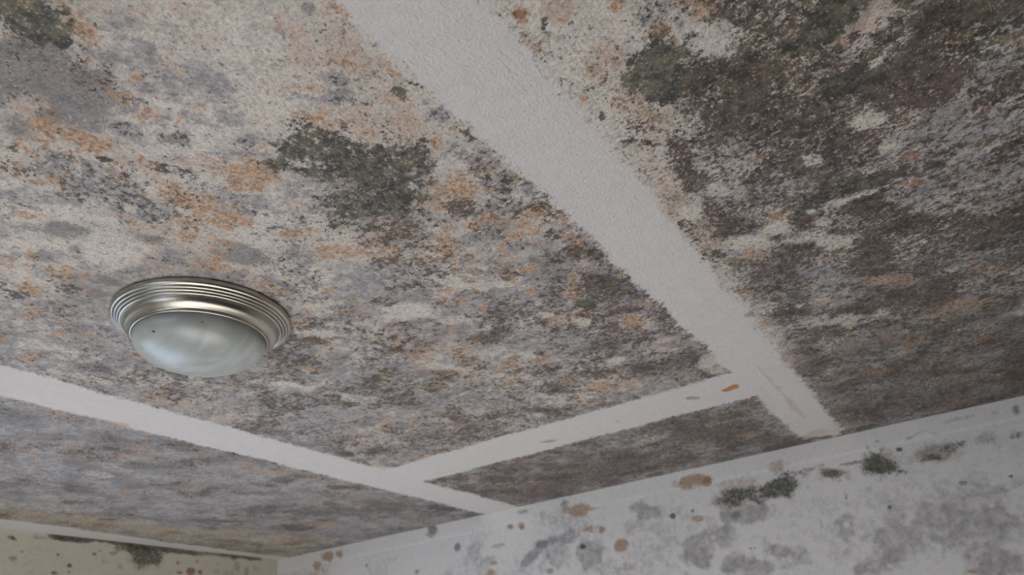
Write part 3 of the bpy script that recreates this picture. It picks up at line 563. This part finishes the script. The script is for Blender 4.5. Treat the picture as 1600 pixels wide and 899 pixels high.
    plain = N.mix(N.math('MULTIPLY', N.ss(N.math('MULTIPLY_ADD', mid2, .3, b), .85, 1.3), .6), plain, (.27, .22, .19))
    plain = N.mix(N.ss(N.math('MULTIPLY_ADD', mid2, .4, o), 1.02, 1.3), plain, (.42, .21, .08))
    plain = N.mix(N.math('MULTIPLY', N.ss(d, .88, 1.05), .7), plain, (.24, .23, .24))
    col = N.mix(keep, plain, col)
    bs = N.n('ShaderNodeBsdfPrincipled')
    N.put(bs.inputs['Base Color'], col)
    bs.inputs['Roughness'].default_value = .72
    bs.inputs['Specular IOR Level'].default_value = .35
    # relief: sprayed texture
    vor = N.n('ShaderNodeTexVoronoi', feature='SMOOTH_F1')
    N.put(vor.inputs['Vector'], P)
    vor.inputs['Scale'].default_value = 170
    bump = N.n('ShaderNodeBump')
    hgt = N.math('ADD', N.math('MULTIPLY', N.noise(P, 260, 2, .5), 2.4), N.math('MULTIPLY', vor.outputs['Distance'], -.5))
    hgt = N.math('ADD', hgt, N.math('MULTIPLY', N.noise(P, 55, 2, .5), .6))
    N.put(bump.inputs['Height'], hgt)
    bump.inputs['Distance'].default_value = .0012 * relief
    bump.inputs['Strength'].default_value = .8
    N.t.links.new(bump.outputs[0], bs.inputs['Normal'])
    N.t.links.new(bs.outputs[0], N.out.inputs[0])
    return N.m


def plain_material(name, col, rough=.6, metal=0.0, var=.06, scale=20, coat=0.0):
    N = NT(name)
    P = N.n('ShaderNodeNewGeometry').outputs['Position']
    f = N.noise(P, scale, 4, .6)
    c0 = tuple(v * (1 - var) for v in col)
    c1 = tuple(min(1, v * (1 + var)) for v in col)
    bs = N.n('ShaderNodeBsdfPrincipled')
    N.put(bs.inputs['Base Color'], N.mix(f, c0, c1))
    bs.inputs['Roughness'].default_value = rough
    bs.inputs['Metallic'].default_value = metal
    bs.inputs['Coat Weight'].default_value = coat
    N.t.links.new(bs.outputs[0], N.out.inputs[0])
    return N.m


M_CEIL = mould_material('mouldy_ceiling_plaster', (.56, .53, .485), (.60, .56, .495))
M_WR = mould_material('stained_wall_paint', (.80, .785, .77), (.77, .755, .73), soft=.45, relief=.35)
M_WL = mould_material('stained_warm_wall_paint', (.63, .60, .50), (.58, .55, .455), soft=.5, relief=.35)
M_PLAIN = plain_material('plain_wall_paint', (.50, .47, .43), .7)
M_BOARD = plain_material('brown_panel_paint', (.16, .13, .11), .7)  # ceiling backing, and the side wall kept dark to cut bounced light
M_FLOOR = plain_material('pale_carpet', (.45, .436, .425), .9, var=.08, scale=60)
M_TRIM = plain_material('white_trim_paint', (.78, .77, .74), .4)

# ------------------------------------------------------------ shell
def box(bm, x0, x1, y0, y1, z0, z1):
    vs = [bm.verts.new((x, y, z)) for x in (x0, x1) for y in (y0, y1) for z in (z0, z1)]
    for f in ((0, 1, 3, 2), (4, 6, 7, 5), (0, 4, 5, 1), (2, 3, 7, 6), (0, 2, 6, 4), (1, 5, 7, 3)):
        bm.faces.new([vs[i] for i in f])


def bm_mesh(name, fn):
    bm = bmesh.new()
    fn(bm)
    bmesh.ops.recalc_face_normals(bm, faces=bm.faces)
    me = bpy.data.meshes.new(name)
    bm.to_mesh(me)
    bm.free()
    return me


T = 0.22
floor = link('floor', bm_mesh('floor', lambda b: box(b, XL - T, XR + T, YN - T, YB + T, -.1, 0)), M_FLOOR, kind='structure',
             label='pale beige carpet of the empty room', cat='floor')

ceiling = link('ceiling', bm_mesh('ceiling', lambda b: box(b, XL - T, XR + T, YN - T, YB + T, H + .0127, H + .10)), M_BOARD,
               kind='structure', label='ceiling of plaster boards covered in grey, orange and black mould between clean white joints', cat='ceiling')


def c3(z):
    return lambda u, v: np.stack([u, v, np.full_like(u, z)], -1)


XS = [XL, -1.507, -0.286, 0.93, XR]
FX0, FX1, FY0, FY1 = XL, 0.62, -0.10, YB
panels = [(XL, -1.507, YN, YB), (-1.507, -0.286, YN, 1.625), (-1.507, -0.286, 1.625, YB),
          (-0.286, 0.93, YN, YB), (0.93, XR, YN, YB)]
for (x0, x1, y0, y1) in panels:
    us = axis_steps(x0, x1, FX0, FX1, .004, .03)
    vs = axis_steps(y0, y1, FY0, FY1, .004, .03)
    link('drywall_panel', grid_mesh('drywall_panel', us, vs, c3(H), ceiling_fields, True), M_CEIL, ceiling)


def joint(x0, x1, y0, y1, along):
    """taped joint: a shallow mound of filler, 0.5 mm proud, feathered into the boards"""
    e = .012
    if along == 'y':
        us = np.linspace(x0 - e, x1 + e, 37)
        vs = axis_steps(y0, y1, FY0, FY1, .005, .05)
        z = lambda u, v: H - .0007 * (1 - ((u - (x0 + x1) / 2) / ((x1 - x0) / 2 + e)) ** 2) + .00015
    else:
        us = axis_steps(x0, x1, FX0, FX1, .004, .05)
        vs = np.linspace(y0 - e, y1 + e, 73)
        z = lambda u, v: H - .00062 * (1 - ((v - (y0 + y1) / 2) / ((y1 - y0) / 2 + e)) ** 2) + .00015
    me = grid_mesh('taped_joint', us, vs, lambda u, v: np.stack([u, v, z(u, v)], -1), ceiling_fields, True)
    o = link('taped_joint', me, M_CEIL, ceiling, label='clean white taped joint free of mould')
    return o


joint(*JOINTS[0], 'y')
joint(*JOINTS[1], 'y')
joint(-1.44, -0.335, 1.528, 1.722, 'x')

# right wall (the one the joints run into)
wall_right = link('wall_right', bm_mesh('wall_right', lambda b: box(b, XL - T, XR + T, YB + .002, YB + T, 0, H + .0127)), M_PLAIN, kind='structure',
                  label='white wall spotted with grey, rust and green mould, at the end of the joints', cat='wall')
us = axis_steps(XL, XR, XL, .62, .006, .05)
vs = axis_steps(0, H, 1.85, H, .006, .06)
link('wall_face', grid_mesh('wall_face', us, vs, lambda u, v: np.stack([u, np.full_like(u, YB), v], -1),
                            lambda u, v: wall_fields(u, v, WR, .16), False), M_WR, wall_right)
# corner tape flange, a shallow step along the top of the wall
us = axis_steps(XL, XR, XL, .62, .006, .05)
link('corner_tape', grid_mesh('corner_tape', us, np.linspace(H - .062, H, 14),
                              lambda u, v: np.stack([u, YB - .0016 * sstep(H - .062, H - .050, v) + .0003, v], -1),
                              lambda u, v: wall_fields(u, v, WR, .05), False), M_WR, wall_right)

# left wall with window opening
def wl(b):
    x0, x1 = XL - T, XL - .002
    box(b, x0, x1, YN - T, WLY0, 0, H + .0127)
    box(b, x0, x1, WLY1, YB + .002, 0, H + .0127)
    box(b, x0, x1, WLY0, WLY1, 0, WZ0)
    box(b, x0, x1, WLY0, WLY1, WZ1, H + .0127)


wall_left = link('wall_left', bm_mesh('wall_left', wl), M_PLAIN, kind='structure',
                 label='cream wall with a dark mould line and rust dots under the ceiling, at lower left', cat='wall')
us = axis_steps(YN, YB, .6, YB, .006, .06)
vs = axis_steps(WZ1, H, 2.1, H, .005, .06)
link('wall_face', grid_mesh('wall_face', us, vs, lambda u, v: np.stack([np.full_like(u, XL), u, v], -1),
                            lambda u, v: wall_fields(u, v, WL, .02), True), M_WL, wall_left)


def wn_(b):
    y0, y1 = YN - T, YN
    box(b, XL - T, WBX0, y0, y1, 0, H + .0127)
    box(b, WBX1, XR + T, y0, y1, 0, H + .0127)
    box(b, WBX0, WBX1, y0, y1, 0, WBZ0)
    box(b, WBX0, WBX1, y0, y1, WBZ1, H + .0127)


link('wall_near', bm_mesh('wall_near', wn_), M_PLAIN, kind='structure', label='plain wall with an added window behind the viewer', cat='wall')
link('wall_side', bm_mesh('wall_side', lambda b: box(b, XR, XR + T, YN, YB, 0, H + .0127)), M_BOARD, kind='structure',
     label='unseen plain wall, coloured dark to dim the right of the room', cat='wall')  # dark colour chosen to cut bounced light on the right side


def window(name, fix, a0, a1, WZ0, WZ1, axis, label):
    def bar(b, p0, p1, q0, q1):
        if axis == 'x':
            box(b, fix - .10, fix - .07, p0, p1, q0, q1)
        else:
            box(b, p0, p1, fix - .10, fix - .07, q0, q1)

    def fr(b):
        w = .04
        bar(b, a0, a1, WZ0, WZ0 + w)
        bar(b, a0, a1, WZ1 - w, WZ1)
        bar(b, a0, a0 + w, WZ0 + w, WZ1 - w)
        bar(b, a1 - w, a1, WZ0 + w, WZ1 - w)
        bar(b, (a0 + a1) / 2 - .02, (a0 + a1) / 2 + .02, WZ0 + w, WZ1 - w)
    link(name, bm_mesh(name, fr), M_TRIM, kind='structure', label=label, cat='window')


window('window_1', XL, WLY0, WLY1, WZ0, WZ1, 'x', 'white framed window in the cream wall below the picture')
window('added_window', YN, WBX0, WBX1, WBZ0, WBZ1, 'y', 'white framed window added behind the viewer to let in the sun patch')  # added out of view; its opening shapes the sun patch on the floor

# ------------------------------------------------------------ flush ceiling light
LX, LY = -0.9991, 0.6075


def lathe(name, prof, seg=160, close_bottom=False):
    """prof: list of (radius, drop below ceiling) -> mesh about the lamp's own axis"""
    bm = bmesh.new()
    rings = []
    for (r, dz) in prof:
        if r < 1e-5:
            rings.append([bm.verts.new((0, 0, -dz))])
        else:
            rings.append([bm.verts.new((r * math.cos(2 * math.pi * i / seg), r * math.sin(2 * math.pi * i / seg), -dz)) for i in range(seg)])
    for a, b in zip(rings[:-1], rings[1:]):
        for i in range(seg):
            j = (i + 1) % seg
            if len(a) == 1:
                bm.faces.new((a[0], b[j], b[i]))
            elif len(b) == 1:
                bm.faces.new((a[i], a[j], b[0]))
            else:
                bm.faces.new((a[i], a[j], b[j], b[i]))
    bmesh.ops.recalc_face_normals(bm, faces=bm.faces)
    for f in bm.faces:
        f.smooth = True
    me = bpy.data.meshes.new(name)
    bm.to_mesh(me)
    bm.free()
    return me


def arc(cx, cz, r, a0, a1, n):
    return [(cx + r * math.cos(math.radians(a0 + (a1 - a0) * i / n)), cz + r * math.sin(math.radians(a0 + (a1 - a0) * i / n))) for i in range(n + 1)]


def nickel():
    N = NT('brushed_nickel')
    tc = N.n('ShaderNodeTexCoord').outputs['Object']
    sep = N.n('ShaderNodeSeparateXYZ')
    N.put(sep.inputs[0], tc)
    rad = N.math('SQRT', N.math('ADD', N.math('MULTIPLY', sep.outputs[0], sep.outputs[0]), N.math('MULTIPLY', sep.outputs[1], sep.outputs[1])))
    cmb = N.n('ShaderNodeCombineXYZ')
    N.put(cmb.inputs[0], rad)
    N.put(cmb.inputs[1], sep.outputs[2])
    br = N.noise(cmb.outputs[0], 900, 3, .6)
    blot = N.noise(tc, 30, 4, .6)
    bs = N.n('ShaderNodeBsdfPrincipled')
    N.put(bs.inputs['Base Color'], N.mix(blot, (.44, .405, .345), (.60, .57, .51)))
    bs.inputs['Metallic'].default_value = 1
    N.put(bs.inputs['Roughness'], N.math('MULTIPLY_ADD', br, .18, .17))
    bs.inputs['Anisotropic'].default_value = .5
    bp = N.n('ShaderNodeBump')
    N.put(bp.inputs['Height'], br)
    bp.inputs['Distance'].default_value = .00025
    N.t.links.new(bp.outputs[0], bs.inputs['Normal'])
    N.t.links.new(bs.outputs[0], N.out.inputs[0])
    return N.m


def alabaster():
    N = NT('alabaster_glass')
    tc = N.n('ShaderNodeTexCoord').outputs['Object']
    mp = N.n('ShaderNodeMapping')
    mp.inputs['Rotation'].default_value = (0, 0, .9)
    mp.inputs['Scale'].default_value = (1.0, 3.2, 1.5)
    N.put(mp.inputs['Vector'], tc)
    f = N.noise(mp.outputs[0], 9, 3, .5, 1.4)
    bs = N.n('ShaderNodeBsdfPrincipled')
    N.put(bs.inputs['Base Color'], N.mix(N.ss(f, .35, .68), (.35, .378, .36), (.43, .458, .45)))
    bs.inputs['Roughness'].default_value = .32
    bs.inputs['Subsurface Weight'].default_value = .6
    bs.inputs['Subsurface Radius'].default_value = (.02, .02, .02)
    bs.inputs['Subsurface Scale'].default_value = .4
    bs.inputs['Coat Weight'].default_value = .2
    bs.inputs['Coat Roughness'].default_value = .2
    N.t.links.new(bs.outputs[0], N.out.inputs[0])
    return N.m


M_NI, M_GL = nickel(), alabaster()
M_SPECK = plain_material('dark_speck', (.03, .028, .03), .6)
lamp = bpy.data.objects.new('ceiling_light', None)
COL.objects.link(lamp)
lamp.location = (LX, LY, H)
lamp['label'] = 'round brushed nickel flush ceiling light with a frosted glass bowl, unlit'
lamp['category'] = 'ceiling light'

# stepped trim ring: outer skirt, three beads
ring = [(.139, .0001), (.1453, .0001), (.1453, .0055)]
ring += arc(.1405, .0075, .0050, -20, 75, 8)
ring += [(.1392, .0118)] + arc(.1360, .0125, .0036, -10, 80, 8)
ring += [(.1345, .0152)] + arc(.1318, .0160, .0034, -10, 80, 8)
ring += [(.1302, .0186)] + arc(.1276, .0192, .0032, -10, 100, 9)
ring += [(.1245, .0205), (.1245, .015)]
o = link('trim_ring', lathe('trim_ring', ring), M_NI, lamp)
# flared pan that carries the glass
pan = [(.1262, .0150), (.1258, .0205)] + arc(.1100, .0205, .0150, 8, 62, 10) + [(.1150, .0352), (.1120, .0378), (.1098, .0396)]
pan += arc(.1086, .0412, .0020, -40, 90, 6) + [(.1066, .0432), (.1058, .041), (.1058, .030)]
link('pan', lathe('pan', pan), M_NI, lamp)
# glass bowl: short vertical rim then a shallow dome
gl = [(.1040, .034), (.1056, .040), (.1058, .0455)]
for i in range(1, 25):
    a = math.radians(90 * i / 24)
    gl.append((.1058 * math.cos(a) ** .80 if i < 24 else 0.0, .0455 + .0420 * math.sin(a) ** 1.05))
shade = link('glass_shade', lathe('glass_shade', gl), M_GL, lamp)


def disc_on(name, ang, rr, size, drop, parent):
    bm = bmesh.new()
    bmesh.ops.create_icosphere(bm, subdivisions=2, radius=size)
    bmesh.ops.scale(bm, vec=(1, 1.5, .5), verts=bm.verts)
    bmesh.ops.translate(bm, vec=(rr * math.cos(ang), rr * math.sin(ang), -drop), verts=bm.verts)
    me = bpy.data.meshes.new(name)
    bm.to_mesh(me)
    bm.free()
    return link(name, me, M_SPECK, parent)


def on_bowl(dx, dy):
    r = math.hypot(dx, dy)
    a = math.acos(min(1, (r / .1058) ** (1 / .80)))
    return math.atan2(dy, dx), r, .0455 + .0420 * math.sin(a) ** 1.05


for dx, dy, sz in ((.018, -.093, .0021), (.086, -.0555, .0013)):
    an, rr, dr = on_bowl(dx, dy)
    disc_on('specks', an, rr, sz, dr, shade).name = 'insect_speck'
